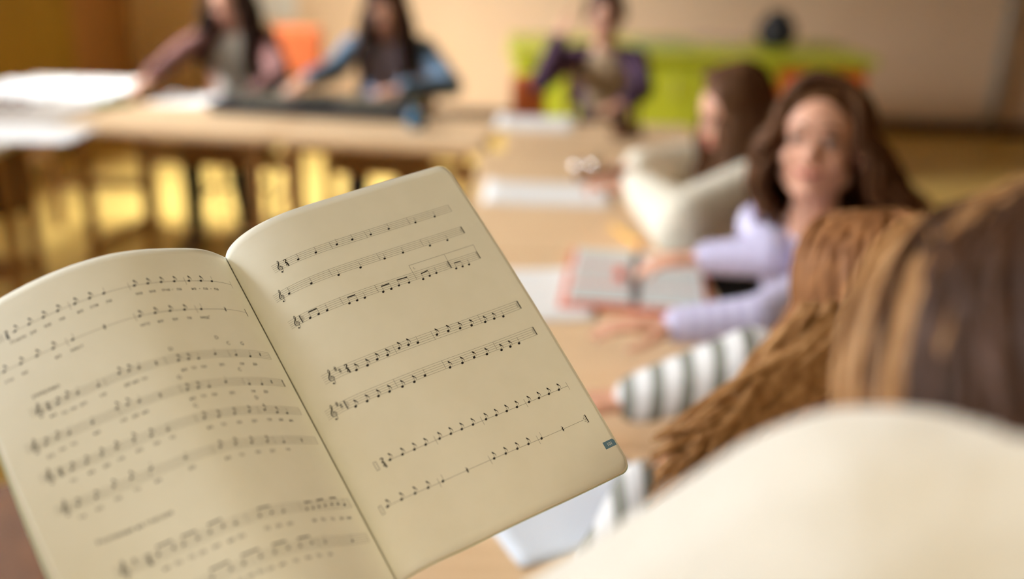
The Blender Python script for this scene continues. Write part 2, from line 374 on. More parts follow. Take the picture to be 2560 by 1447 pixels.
def hand_prims(mb, w, d, n, s=1.0, curl=.5, thumb=1):
    d = Vector(d).normalized(); n = Vector(n); n = (n-d*n.dot(d)).normalized(); t = d.cross(n)*thumb     # n: palm side
    k = [(-.030, .080, .9), (-.010, .086, 1.0), (.010, .082, .94), (.028, .072, .76)]
    for off, ln, m in k:
        base = w + d*ln*s + t*off*s; mb.cap(w + d*.012*s + t*off*.55*s, base, .0125*s, .0105*s, 10)
        p = base; a = curl*.45; L = [.040*m, .026*m, .020*m]; r = [.0088, .0080, .0072, .0062]
        for j in range(3):
            v = d*math.cos(a)+n*math.sin(a); p2 = p+v*L[j]*s; mb.cap(p, p2, r[j]*s, r[j+1]*s, 10); p = p2; a += curl*.8
    b = w + d*.018*s - t*.018*s; m1 = b + (d*.55-t*.75+n*.25).normalized()*.040*s; m2 = m1+(d*.85-t*.35+n*.35).normalized()*.030*s; m3 = m2+(d*.95-t*.05+n*.35).normalized()*.022*s
    mb.cap(b, m1, .014*s, .0105*s, 10); mb.cap(m1, m2, .0105*s, .009*s, 10); mb.cap(m2, m3, .009*s, .0072*s, 10)
def hair(par, m, c, B, s, length=.32, n=150, spread=.05, part=0.0, gap=50, seed=1, wave=.012, thick=.011, drop=None, bias=None, volume=1.0, fringe=False):
    rnd = random.Random(seed); mb = MB()
    q = lambda x, y, z: c + B @ (Vector((x, y, z))*s)
    dn = Vector(drop) if drop else Vector((0, 0, -1))
    mb.ell(q(0, -.022, .040), (.083*s, .092*s, .086*s), B, 24, 16); mb.ell(q(0, -.050, -.015), (.074*s, .055*s, .085*s), B, 20, 12)
    for i in range(n):
        ph = math.radians(gap + (360-2*gap)*(i+.5)/n + rnd.uniform(-4, 4)); side = 1 if ph < math.pi else -1
        ax, ay = math.sin(ph), math.cos(ph)          # face is at ph=0
        lay = rnd.choice((0, 0, 1, 2)); pts = []; rad = []
        y0 = rnd.uniform(-.05, .058); k = 1.06+.035*lay*volume+rnd.uniform(0, .03)
        for j in range(8):
            th = math.pi/2*1.02*j/7; sx = math.sin(th)
            x = part + (ax*.080*k-part)*sx; y = y0*(1-sx) + (ay*.092*k-.012)*sx; z = .034+.086*k*math.cos(th)
            pts.append(q(x, y, z)); rad.append(thick*s*(.55+.45*sx))
        L = length*rnd.uniform(.78, 1.08); out = B @ Vector((ax, ay, 0)); p = pts[-1]; w = rnd.uniform(0, 6.28); steps = 9
        for j in range(1, steps+1):
            f = j/steps; o = out*(spread*math.sin(f*2.2)*volume + wave*math.sin(w+f*9)) + out.cross(dn)*wave*math.cos(w+f*8)
            if bias: o = o + Vector(bias)*f*f
            pts.append(p + dn*L*f + o); rad.append(thick*s*(1-.75*f*f))
        mb.tube(pts, rad, 6, True, .6)
    if fringe:
        for i in range(26):
            a = math.radians(-50+100*i/25); pts = []
            for j in range(8):
                th = math.radians(8+70*j/7); pts.append(q(math.sin(a)*.082*math.sin(th)*1.03, math.cos(a)*.090*math.sin(th)+.0, .034+.086*math.cos(th)*1.05+.004))
            mb.tube(pts, [thick*s*.8]*7+[thick*s*.3], 6)
    return mb.obj('hair', m, par, smooth=True)

def person(label, seat, face, head, facing, arms, shirt, s=.92, skin=M_skin, hmat=M_hdark, jacket=None, sleeve=None, group=None, hairkw=None, shoulder=None, voxel=.006, knee=None, trousers=M_jeans, neckline=.0, chest=None, fullface=True, chairyaw=None, fat=0.0, skirt=None, drape=None):
    """seat: floor point below the pelvis. head: centre. face: look direction. facing: torso direction. arms: [(elbow, wrist, fingers dir, palm normal, curl)] for left then right."""
    t = thing('person', label, 'person', (seat[0], seat[1], 0), group)
    Bh = basis(face); F = Vector((facing[0], facing[1], 0)).normalized(); Bt = basis(F)
    R = Bt.col[0]; c = Vector(head); pel = Vector((seat[0], seat[1], .50))
    neck = c - Bh.col[2]*.095*s - Bh.col[1]*.025*s
    ch = Vector(chest) if chest else neck - Vector((0, 0, .13)) + (pel-neck).normalized()*.02
    base = neck - Vector((0, 0, .055))*s + (pel-neck).normalized()*.02
    sh = shoulder or .145*s
    S = [base - Vector((0, 0, .02)) - R*sh, base - Vector((0, 0, .02)) + R*sh]
    body = MB(); head_prims(body, c, Bh, s)
    body.cap(c - Bh.col[2]*.04*s - Bh.col[1]*.03*s, base, .040*s, .046*s); body.cap(neck, base-Vector((0, 0, .05)), .040*s, .065*s)
    for k in (0, 1): body.cap(base, S[k], .045*s, .042*s)
    up = (base-pel).normalized(); Bs = Matrix((R, up.cross(R)*-1, up)).transposed()
    mid = pel.lerp(base, .42); top = pel.lerp(base, .78)
    tors = [(top, (.135*s, .085*s, .13*s)), (mid, (.120*s, .082*s, .15*s)), (pel, (.135*s, .10*s, .10*s))]
    for p, r in tors: body.ell(p, tuple(a*.93 for a in r), Bs)
    legs = []
    for k, sg in ((0, -1), (1, 1)):
        hip = pel + R*sg*.075*s - Vector((0, 0, .02)); kn = hip + F*.37*s + Vector((0, 0, -.0)) + R*sg*.03
        kn.z = .47; an = kn + F*(.02 if k else -.10) ; an.z = .07; legs.append((hip, kn, an))
        body.cap(hip, kn, .062*s, .046*s); body.cap(kn, an, .044*s, .030*s); body.cap(an, an+F*.11*s-Vector((0, 0, .03)), .03*s, .024*s)
    for k, (el, wr, fd, pn, cu) in enumerate(arms):
        el, wr = Vector(el), Vector(wr)
        body.cap(S[k], el, .038*s, .032*s); body.cap(el, wr, .031*s, .021*s); hand_prims(body, wr, fd, pn, s*.92, cu, 1 if k else -1)
    body.blob('body', skin, t, voxel, 5)
    tr = MB(); tr.ell(pel, (.142*s, .108*s, .10*s), Bs)
    for hip, kn, an in legs: tr.cap(hip, kn, .074*s, .056*s); tr.cap(kn, an, .053*s, .045*s)
    tr.blob('trousers', trousers, t, .010, 5)
    if skirt:
        k_ = MB(); k_.ell(pel+Vector((0, 0, .02)), (.17*s, .13*s, .12*s), Bs)
        for sg in (-1, 1): k_.cap(pel+R*sg*.07+Vector((0, 0, .03)), pel+R*sg*.13+F*.32+Vector((0, 0, .035)), .09, .085)
        k_.cap(pel+F*.1, pel+F*.30, .10, .085); k_.blob('skirt', skirt, t, .012, 5)
    for hip, kn, an in legs:
        MB().cap(an-F*.03+Vector((0, 0, -.03)), an+F*.14*s-Vector((0, 0, .038)), .036, .031).obj('shoe', M_shoe, t, smooth=True)
    def sleeves(mb, g, upto=.94):
        g += fat
        for k, (el, wr, *_r) in enumerate(arms):
            el, wr = Vector(el), Vector(wr); e = el.lerp(wr, upto)
            mb.cap(S[k]+Vector((0, 0, -.004)), el, .050*s+g, .043*s+g); mb.cap(el, e, .042*s+g, .032*s+g-fat*.6)
        for k in (0, 1): mb.cap(base+(S[k]-base)*.45-Vector((0, 0, .01)), S[k], .048*s+g, .050*s+g)
    sm = MB()
    for p, r in tors[:2]: sm.ell(p, tuple(a*1.07 for a in r), Bs)
    sm.ell(pel+Vector((0, 0, .04)), (.145*s, .112*s, .09*s), Bs)
    for k in (0, 1): sm.cap(base+(S[k]-base)*.45-Vector((0, 0, .015)), S[k], .046*s, .046*s)
    if not jacket: sleeves(sm, .003)
    else:
        for k in (0, 1): sm.cap(S[k], S[k].lerp(Vector(arms[k][0]), .5), .046*s, .042*s)
    sm.blob('shirt', shirt, t, .007, 5)
    if jacket:
        j = MB()
        for p, r in tors[:2]:
            for sg in (-1, 1): j.ell(p+R*sg*.058*s-F*.022*s, (r[0]*.66, r[1]*1.12, r[2]*1.05), Bs)
            j.ell(p-F*.03*s, (r[0]*1.08, r[1]*.95, r[2]*1.02), Bs)
        for sg in (-1, 1): j.cap(base+R*sg*.055*s-Vector((0, 0, .005))-F*.01, pel+R*sg*.10*s+F*.04, .035*s, .05*s)
        sleeves(j, .009); j.blob('jacket', jacket, t, .008, 5)
    if fullface: face_parts(t, c, Bh, s, hmat)
    kw = dict(length=.30, n=150); kw.update(hairkw or {})
    hair(t, hmat, c, Bh, s, **kw)
    if drape:
        rd = random.Random(9); dl = MB()
        for i in range(150):
            a_, b_, c_ = (P(x+rd.uniform(-jx, jx), y+rd.uniform(-jy, jy), z+rd.uniform(-.02, .02)) for x, y, z, jx, jy in drape)
            dl.tube([a_*(1-f)**2+b_*2*f*(1-f)+c_*f*f+Vector((math.sin(i+f*8), math.cos(i*2+f*7), math.sin(i*3+f*6)))*.004 for f in [j/12 for j in range(13)]], [.0065*(1-.75*(j/12)**3) for j in range(13)], 6, True, .6)
        dl.obj('hair_lock', M_hgoldlit, t, smooth=True)
    if chairyaw is not None:
        Rm_ = chairyaw; chair_at(seat[0]+0, seat[1]+0, Rm_, chair_labels.pop(0))
    return t
chair_labels = ['dark brown chair the far left girl in the mauve jacket sits on', 'dark brown chair the girl in the denim jacket sits on', 'dark brown chair the far boy sits on',
                'dark brown chair the long-haired girl in the cream sweater sits on', 'dark brown chair the smiling girl sits on', 'dark brown chair the child in the striped sweater sits on']
def face_to(src, px, py, z): return P(px, py, z)-Vector(src)

M_denim = mat('denim', (.085, .135, .20, 1), .85, (.12, .18, .26, 1), 12, bump=.3)
M_mauve = mat('mauve_corduroy', (.13, .05, .045, 1), .85, (.19, .08, .065, 1), 10)
M_greyshirt = mat('grey_white_shirt', (.55, .52, .45, 1), .85)
M_lilac = mat('lilac_shirt', (.42, .36, .48, 1), .85, (.50, .44, .56, 1), 8)
M_violet = stripes('violet_stripe_cotton', (.46, .42, .62, 1), (.62, .60, .78, 1), 14, 'X')
M_plaid = mat('dark_purple_flannel', (.045, .02, .05, 1), .9, (.10, .05, .09, 1), 25)
M_vest = mat('beige_knit', (.50, .38, .24, 1), .9, bump=.4, scale=60)
M_cream = mat('cream_knit', (.86, .81, .68, 1), .9, (.80, .74, .60, 1), 40, bump=.6)
M_stripe = stripes('grey_white_stripe_knit', (.74, .74, .74, 1), (.19, .19, .16, 1), 8.5, 'X', .58)
M_whiteknit = mat('white_fuzzy_knit', (.82, .78, .70, 1), .95, (.78, .74, .66, 1), 60, bump=.5, sheen=.3)
M_khaki = mat('khaki_trousers', (.16, .13, .07, 1), .9)

# far left girl
h = P(572, 0, 4.35)
person('girl in a mauve jacket with long dark hair, reaching over the papers', (h.x-.02, h.y+.12), (-.25, -.95, -.35), h, (-.1, -1),
       [(P(700, 190, 4.25), P(640, 232, 4.0), (-.5, -1, 0), (0, 0, -1), .5), (P(455, 130, 4.3), P(375, 195, 4.05), (-.6, -.5, -.35), (.2, .1, -1), .6)],
       M_greyshirt, skirt=M_jeans, jacket=M_mauve, hmat=M_hdark, hairkw=dict(length=.36, seed=3, spread=.06), chairyaw=math.pi)
# denim girl at the keyboard
h = P(965, 28, 4.15)
person('girl in a blue denim jacket with long dark hair playing the keyboard', (h.x, h.y+.12), (0, -.9, -.45), h, (0, -1),
       [(P(1128, 215, 4.1), P(1000, 222, 3.95), (-.8, -.45, -.1), (0, 0, -1), .5), (P(835, 175, 4.12), P(775, 198, 3.92), (-.5, -.8, -.15), (0, 0, -1), .5)],
       M_lilac, jacket=M_denim, hmat=M_hdark, hairkw=dict(length=.34, seed=5, spread=.035, n=150), shoulder=.15, skirt=M_jeans, chairyaw=math.pi)
# far boy
h = P(1512, 45, 4.35)
person('boy in a beige vest over a dark purple shirt, one hand raised', (h.x+.04, h.y+.12), (-.15, -.95, -.1), h, (-.1, -1),
       [(P(1608, 225, 4.3), P(1560, 262, 4.05), (-.7, -.6, 0), (0, 0, -1), .4), (P(1352, 205, 4.2), P(1398, 95, 4.2), (.25, .1, 1), (1, .2, 0), .5)],
       M_vest, jacket=M_plaid, hmat=M_hdark, hairkw=dict(length=.04, seed=8, spread=.0, n=120, wave=.003, gap=62), shoulder=.15, chairyaw=math.pi)
# girl with long hair, cream sweater
h = P(1835, 285, 2.45)
person('girl in a cream sweater with long straight brown hair, turned away from the viewer', (h.x+.24, h.y+.02), (-.95, -.12, -.35), h, (-1, .12),
       [(P(1705, 560, 2.25), P(1590, 465, 2.35), (-.75, .2, .1), (0, 0, -1), .9), (P(1745, 420, 2.75), P(1590, 415, 2.6), (-.8, -.3, -.1), (0, 0, -1), .9)],
       M_cream, fat=.034, hmat=M_hbrown, hairkw=dict(length=.34, seed=11, spread=.03, n=170, gap=60, bias=(-.02, -.05, 0), volume=.8), chairyaw=math.pi/2)
# smiling girl
h = P(2050, 365, 1.75)
fd = (CAM-h).normalized(); fd = Vector((fd.x-.18, fd.y, fd.z+.02))
person('smiling girl with wavy brown hair and a lilac striped shirt looking at the viewer', (h.x+.12, h.y+.05), fd, h, (-.85, -.5),
       [(P(1900, 800, 1.58), P(1690, 815, 1.62), (-1, .1, .0), (0, 0, -1), .35), (P(1930, 640, 1.80), P(1765, 645, 1.86), (-1, .1, -.1), (0, 0, -1), .5)],
       M_violet, skin=M_skin, hmat=M_hbrown, hairkw=dict(length=.25, seed=14, spread=.045, n=210, gap=55, wave=.012, volume=1.3, part=.012, thick=.009, bias=(.115, .03, 0)), voxel=.004, trousers=M_khaki, chairyaw=math.pi/2+.4, shoulder=.125)
# child in striped sweater (head behind the teacher's hair)
h = P(2178, 792, 1.16)
person('child in a grey and white striped sweater resting both arms on the desk', (h.x+.18, h.y+.04), (-.55, .8, -.30), h, (-1, .15),
       [(P(1560, 1420, 1.12), P(1612, 1215, 1.19), (.75, .5, .1), (0, 0, -1), .9), (P(1885, 915, 1.34), P(1580, 1000, 1.42), (-1, -.15, -.05), (0, 0, -1), .4)],
       M_stripe, fat=.012, hmat=M_hgold, hairkw=dict(length=.20, seed=17, spread=.02, n=200, thick=.009), drape=[(2080, 850, 1.04, 90, 90), (1930, 960, 1.0, 60, 50), (1700, 1190, .97, 80, 110)], voxel=.004, chairyaw=math.pi/2, shoulder=.15)

q = T(60, 1330, .42)
chair_at(q.x, q.y, 2.3, 'brown chair added over dark floor under the lower left edge of the music book')  # chair added to stand in for the shaded floor corner
# teacher holding the book, seen over her shoulder
def teacher():
    c = P(2950, 1450, .335); s = 1.0
    t = thing('person', 'person in a white fuzzy sweater, long golden brown hair, close beside the music book', 'person', (.36, -.02, 0))
    fwd = Vector((-.45, .80, -.55)); Bh = basis(fwd)
    neck = c - Bh.col[2]*.09 - Bh.col[1]*.03
    shL = P(2200, 1600, .30); shR = shL + Vector((.36, -.10, -.02)); base = shL.lerp(shR, .5) + Vector((0, .01, .03))
    pel = Vector((.36, -.10, .92)); up = (base-pel).normalized(); R = (shR-shL).normalized(); Bs = Matrix((R, up.cross(R), up)).transposed()
    elL = P(1140, 2080, .35); wrL = SPINE_HOLD - Vector((-.03, .05, .03))
    elR = shR + Vector((.06, .05, -.27)); wrR = elR + Vector((-.16, .16, .02))
    b = MB(); head_prims(b, c, Bh, s); b.cap(c-Bh.col[2]*.04-Bh.col[1]*.03, base, .052, .058)
    for sh in (shL, shR): b.cap(base, sh, .055, .050)
    for p, r in ((pel.lerp(base, .75), (.16, .10, .15)), (pel.lerp(base, .4), (.14, .10, .17)), (pel, (.17, .12, .12))): b.ell(p, r, Bs)
    for sh, el, wr, fd_, pn in ((shL, elL, wrL, (-.1, .9, .15), (.1, -.2, 1)), (shR, elR, wrR, (-.8, .5, 0), (0, 0, -1))):
        b.cap(sh, el, .044, .038); b.cap(el, wr, .037, .025); hand_prims(b, wr, fd_, pn, 1.0, .35, -1 if sh is shL else 1)
    for sx in (-1, 1):
        hip = pel+Vector((sx*.09, 0, -.04)); kn = Vector((pel.x+sx*.10, pel.y+.06, .50)); an = Vector((pel.x+sx*.10, pel.y-.02, .08))
        b.cap(hip, kn, .085, .058); b.cap(kn, an, .055, .035); b.cap(an, an+Vector((0, .14, -.045)), .036, .028)
    b.blob('body', M_skin, t, .005, 5); face_parts(t, c, Bh, s, M_hgold, .4)
    k = MB()
    for p, r in ((pel.lerp(base, .80), (.185, .12, .15)), (pel.lerp(base, .4), (.165, .125, .20)), (pel+Vector((0, 0, .03)), (.19, .14, .12))): k.ell(p, r, Bs)
    for sh, el, wr in ((shL, elL, wrL), (shR, elR, wrR)):
        k.cap(base, sh, .070, .070); k.cap(sh, el, .072, .060); k.cap(el, el.lerp(wr, .85), .056, .040)
    k.blob('sweater', M_whiteknit, t, .006, 8)
    j = MB().ell(pel-Vector((0, 0, .03)), (.185, .135, .12), Bs)
    for sx in (-1, 1):
        kn = Vector((pel.x+sx*.10, pel.y+.06, .50)); an = Vector((pel.x+sx*.10, pel.y-.02, .10))
        j.cap(pel+Vector((sx*.09, 0, -.05)), kn, .10, .075); j.cap(kn, an, .07, .06)
        MB().cap(an-Vector((0, .03, .045)), an+Vector((0, .16, -.062)), .042, .034).obj('shoe', M_shoe, t, smooth=True)
    j.blob('trousers', M_jeans, t, .012, 4)
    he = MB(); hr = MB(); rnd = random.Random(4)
    hr.ell(c + Bh @ Vector((0, -.022, .040)), (.089, .098, .094), Bh, 32, 20); hr.ell(c + Bh @ Vector((0, -.05, -.02)), (.084, .062, .09), Bh, 24, 14)
    for i in range(800):                      # long locks combed from the crown over the near side and falling to the lower left
        u = rnd.random(); v = rnd.random()
        a = math.radians(-170+250*u); k_ = 1.05+.12*rnd.random(); pts = []; rad = []
        ax, ay = math.sin(a), math.cos(a); y0 = rnd.uniform(-.04, .06)
        for jn in range(9):
            th = math.pi/2*1.05*jn/8; sx = math.sin(th)
            pts.append(c + Bh @ Vector((ax*.086*k_*sx, y0*(1-sx)+(ay*.098*k_-.015)*sx, .034+.094*k_*math.cos(th)))); rad.append(.0030+.0010*sx)
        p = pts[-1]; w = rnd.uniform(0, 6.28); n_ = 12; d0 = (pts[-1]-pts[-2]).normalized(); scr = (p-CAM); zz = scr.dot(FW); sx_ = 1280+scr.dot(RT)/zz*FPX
        if sx_ < 2520: c1_, tgt = p + d0*.05, P(2120+rnd.uniform(-90, 120), 1190+rnd.uniform(-60, 60), rnd.uniform(.34, .38))
        elif sx_ < 2800: c1_, tgt = p + d0*.06, P(2330+rnd.uniform(-150, 200), 1260+rnd.uniform(-40, 60), rnd.uniform(.33, .36))
        else: c1_, tgt = p + d0*.05, P(2620+rnd.uniform(-130, 120), 1560, rnd.uniform(.185, .21))
        for jn in range(1, n_+1):
            f = jn/n_; q_ = p*(1-f)**2 + c1_*2*f*(1-f) + tgt*f*f
            q_ += Vector((math.sin(w+f*7), math.cos(w+f*6), math.sin(w*2+f*8)))*.0025
            pts.append(q_); rad.append(.0034*(1-.8*f**3))
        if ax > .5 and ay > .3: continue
        (he if sx_ + rnd.uniform(-200, 200) < 2420 else hr).tube(pts, rad, 6, True, .6)  # lit locks painted gold, shaded ones dark, split across the view
    h_ = hr.obj('hair', M_hshade, t, smooth=True); e_ = he.obj('hair_lock', M_hgoldlit, t, smooth=True); e_['label'] = 'locks falling forward on the lit side, light painted in as gold'
    return t
# ------------------------------------------------------------------ the open music book
POSE=[-0.5508,-0.4133,-0.4524,-0.1814,-0.0202,0.6306]
CR=[[1.5968,0.9922,0.4831,0.0893,0.0455,0.0159],[1.3972,0.3765,-0.1091,-0.0164,-0.1083,-0.0059]]
CL=[[0.8895,0.7975,0.4837,0.3215,-0.1185,-0.5378],[0.65,0.6466,0.7971,0.6203,-0.033,0.5196]]
PH, PWD = .235, .1684
KN = np.array([0, .012, .03, .06, .10, .17]); NS = 241; SS = np.linspace(0, .2, NS)
def rodr(w):
    w = np.array(w); t = np.linalg.norm(w); k = w/t; K = np.array([[0, -k[2], k[1]], [k[2], 0, -k[0]], [-k[1], k[0], 0]])
    return np.eye(3)+math.sin(t)*K+(1-math.cos(t))*K@K
def prof(c):
    c = np.array(c); m = np.zeros(6); d = np.diff(c)/np.diff(KN); m[0] = d[0]; m[1:-1] = (d[1:]+d[:-1])/2
    ix = np.clip(np.searchsorted(KN, SS, side='right')-1, 0, 4); h = KN[ix+1]-KN[ix]; t = np.clip((SS-KN[ix])/h, 0, None)
    th = (2*t**3-3*t**2+1)*c[ix]+(t**3-2*t**2+t)*h*m[ix]+(-2*t**3+3*t**2)*c[ix+1]+(t**3-t**2)*h*m[ix+1]; th[SS > .17] = c[-1]
    md = (th[1:]+th[:-1])/2; ds = SS[1]
    return np.r_[0, np.cumsum(np.cos(md))*ds], np.r_[0, np.cumsum(np.sin(md))*ds], th
RM = rodr(POSE[:3]); CW = np.array([list(RT), list(DN), list(FW)]).T          # camera axes to room axes
BU, BV, BN = CW@RM[:, 0], CW@RM[:, 1], -(CW@RM[:, 2]); BO = CW@np.array(POSE[3:]) + np.array(CAM)
_pc = {}
def bpt(side, s, v, off=0.0):              # point of the page at s metres from the gutter, v metres below the top edge
    key = (side, round(v, 4))
    if key not in _pc:
        C_ = CR if side == 'R' else CL; f = v/PH
        _pc[key] = prof([a*(1-f)+b*f for a, b in zip(*C_)])
    u, h, th = _pc[key]; sg = 1 if side == 'R' else -1
    U = np.interp(s, SS, u); Hh = np.interp(s, SS, h); t = np.interp(s, SS, th)
    n = -math.sin(t)*sg*BU + math.cos(t)*BN
    return Vector(BO + sg*U*BU + v*BV + Hh*BN + n*off)
M_paper = mat('cream_paper', (.86, .84, .735, 1), .75, (.84, .82, .71, 1), 60, spec=.25)
M_edge = mat('paper_edges', (.70, .64, .52, 1), .85)
M_cover = mat('pale_green_cover', (.50, .58, .42, 1), .45)
M_ink = mat('black_ink', (.012, .010, .010, 1), .55, spec=.3)
M_inkf = mat('thin_ink', (.10, .085, .06, 1), .6, spec=.3)
M_tab = mat('blue_print', (.12, .23, .32, 1), .55)
M_tabw = mat('white_print', (.72, .74, .72, 1), .6)
book = thing('music_book', 'open music book with staves of notes and page number 101, held up close in front', 'book', tuple(BO))
def leaf(side, name, m, off, th, W, top=0.0, bot=PH, rc=.0075, ns=110, nv=44, s0=0.0, parent=book):
    def grid(o):
        g = []
        for i in range(ns+1):
            s = s0+(W-s0)*(i/ns)
            ins = 0 if s < W-rc else rc-math.sqrt(max(0, rc*rc-(s-(W-rc))**2))
            for j in range(nv+1): g.append(bpt(side, s, top+ins+(bot-top-2*ins)*j/nv, o))
        return g
    a = grid(off); b = grid(off-th); n = len(a); r = nv+1; F_ = []
    for i in range(ns):
        for j in range(nv):
            k = i*r+j; F_ += [(k, k+1, k+r+1, k+r), (n+k, n+k+r, n+k+r+1, n+k+1)]
    for i in range(ns): F_ += [(i*r, (i+1)*r, n+(i+1)*r, n+i*r), (i*r+nv, n+i*r+nv, n+(i+1)*r+nv, (i+1)*r+nv)]
    for j in range(nv): F_ += [(j, n+j, n+j+1, j+1), (ns*r+j, ns*r+j+1, n+ns*r+j+1, n+ns*r+j)]
    return MB().add(a+b, F_).obj(name, m, parent, smooth=False)
pages = {}
for side, nm in (('R', 'right_page'), ('L', 'left_page')):
    p = leaf(side, nm, M_paper, 0, .00012, PWD); p.data.shade_smooth(); pages[side] = p
    leaf(side, 'page_block', M_edge, -.0003, .0019 if side == 'R' else .0024, PWD+.0012, -.0004, PH+.0006, s0=.0035)
    leaf(side, 'cover', M_cover, -.0023 if side == 'R' else -.0028, .0005, PWD+.0022, -.0006, PH+.0010, s0=.002)
# ---- printing: every mark is laid on the curved page
class Ink:
    def __init__(s, side): s.mb = MB(); s.side = side
    def pt(s, x, y): return bpt(s.side, (x if s.side == 'R' else -x)/1000, y/1000, .00009)
    def poly(s, pts):
        c = (sum(p[0] for p in pts)/len(pts), sum(p[1] for p in pts)/len(pts)); v = [s.pt(*c)]+[s.pt(*p) for p in pts]; n = len(pts)
        s.mb.add(v, [(0, i+1, (i+1) % n+1) for i in range(n)])
    def seg(s, a, b, w, step=2.5):
        L = math.hypot(b[0]-a[0], b[1]-a[1]); n = max(1, int(L/step)); dx_, dy_ = (b[0]-a[0])/L, (b[1]-a[1])/L; v = []
        for i in range(n+1):
            x, y = a[0]+(b[0]-a[0])*i/n, a[1]+(b[1]-a[1])*i/n
            v += [s.pt(x-dy_*w/2, y+dx_*w/2), s.pt(x+dy_*w/2, y-dx_*w/2)]
        s.mb.add(v, [(2*i, 2*i+2, 2*i+3, 2*i+1) for i in range(n)])
    def stroke(s, P_, Wd, ox, oy, k):        # smooth pen stroke, y up in staff spaces
        pts = []
        n = len(P_)
        for i in range(n-1):
            p0, p1, p2, p3 = P_[max(i-1, 0)], P_[i], P_[i+1], P_[min(i+2, n-1)]
            for j in range(5):
                t = j/5; f = lambda a: .5*(2*p1[a]+(p2[a]-p0[a])*t+(2*p0[a]-5*p1[a]+4*p2[a]-p3[a])*t*t+(3*p1[a]-p0[a]-3*p2[a]+p3[a])*t**3)
                pts.append((f(0), f(1), Wd[i]+(Wd[i+1]-Wd[i])*t))
        pts.append((P_[-1][0], P_[-1][1], Wd[-1])); v = []
        for i, (x, y, w) in enumerate(pts):
            a, b = pts[max(i-1, 0)], pts[min(i+1, len(pts)-1)]; tx, ty = b[0]-a[0], b[1]-a[1]; l = math.hypot(tx, ty) or 1; tx /= l; ty /= l
            w *= 1.2
            for sg in (1, -1): v.append(s.pt(ox+(x-ty*w/2*sg)*k, oy-(y+tx*w/2*sg)*k))
        s.mb.add(v, [(2*i, 2*i+2, 2*i+3, 2*i+1) for i in range(len(pts)-1)])
    def head(s, x, y, k=1.0):
        a = math.radians(-22); P_ = []
        for i in range(14):
            t = 2*math.pi*i/14; u, w = .86*k*math.cos(t), .66*k*math.sin(t); P_.append((x+u*math.cos(a)-w*math.sin(a), y+u*math.sin(a)+w*math.cos(a)))
        s.poly(P_)
    def dot(s, x, y, r=.28): s.poly([(x+r*math.cos(i*.7854), y+r*math.sin(i*.7854)) for i in range(8)])
    def flag(s, x, y, k): s.stroke([(0, 0), (.12, -.55), (.75, -1.25), (.95, -1.9), (.72, -2.7)], [.10, .62, .26, .14, .04], x, y, k)
    def clef(s, x, y, k):
        s.stroke([(.10, .55), (-.38, .85), (-.30, 1.5), (.35, 1.75), (.95, 1.15), (.80, .25), (.05, -.12), (-.80, .25), (-1.05, 1.2), (-.60, 2.3), (.15, 3.2), (.52, 4.2), (.35, 5.05), (-.02, 4.7), (-.10, 3.8), (.12, 2.2), (.45, .2), (.55, -1.0), (.15, -1.75), (-.35, -1.5)],
                 [.14, .16, .20, .22, .24, .18, .16, .24, .34, .42, .38, .26, .14, .20, .18, .14, .13, .14, .12, .12], x, y, k); s.dot(x-.30*k, y+1.35*k, .40*k)
    def rest(s, x, y, k): s.stroke([(-.35, 1.3), (.25, .55), (-.25, .1), (.35, -.6), (-.15, -.45), (-.2, -.85), (.15, -1.25)], [.10, .34, .50, .16, .40, .28, .06], x, y, k)
    def sharp(s, x, y, k):
        for dx_ in (-.22, .22): s.seg((x+dx_*k, y-1.2*k), (x+dx_*k, y+1.2*k), .13*k)
        for dy_ in (-.4, .4): s.seg((x-.5*k, y+(dy_+.12)*k), (x+.5*k, y+(dy_-.12)*k), .30*k)
    def two(s, x, y, k): s.stroke([(-.5, .45), (-.35, .85), (.25, .9), (.4, .4), (-.1, -.3), (-.55, -.85), (.0, -.75), (.6, -.8)], [.3, .25, .3, .45, .3, .22, .42, .2], x, y, k)
    def four(s, x, y, k): s.stroke([(.15, 1.0), (-.3, .2), (-.6, -.35), (.55, -.35)], [.4, .3, .2, .2], x, y, k); s.stroke([(.2, .6), (.2, -1.0)], [.42, .42], x, y, k); s.stroke([(-.2, -.95), (.6, -.95)], [.2, .2], x, y, k)
def text_mesh(body, size, ink, x, y, sq=1.0, bold=False):
    c = bpy.data.curves.new('t', 'FONT'); c.body = body; c.size = size; c.align_x = 'CENTER'; c.resolution_u = 2
    if bold: c.offset = .012*size
    o = bpy.data.objects.new('t', c); SC.collection.objects.link(o); dg = bpy.context.evaluated_depsgraph_get()
    me = bpy.data.meshes.new_from_object(o.evaluated_get(dg)); bpy.data.objects.remove(o)
    ink.mb.add([ink.pt(x+v.co.x*sq, y-v.co.y) for v in me.vertices], [tuple(p.vertices) for p in me.polygons]); bpy.data.meshes.remove(me)
def note(A, B_, x, y, k, fl=True, stem=True, sl=3.1):
    A.head(x, y, k/1.28)
    if stem:
        xs = x+.70*k/1.28; B_.seg((xs, y-.3*k), (xs, y-sl*k), .17)
        if fl: A.flag(xs, y-sl*k-.1, k)
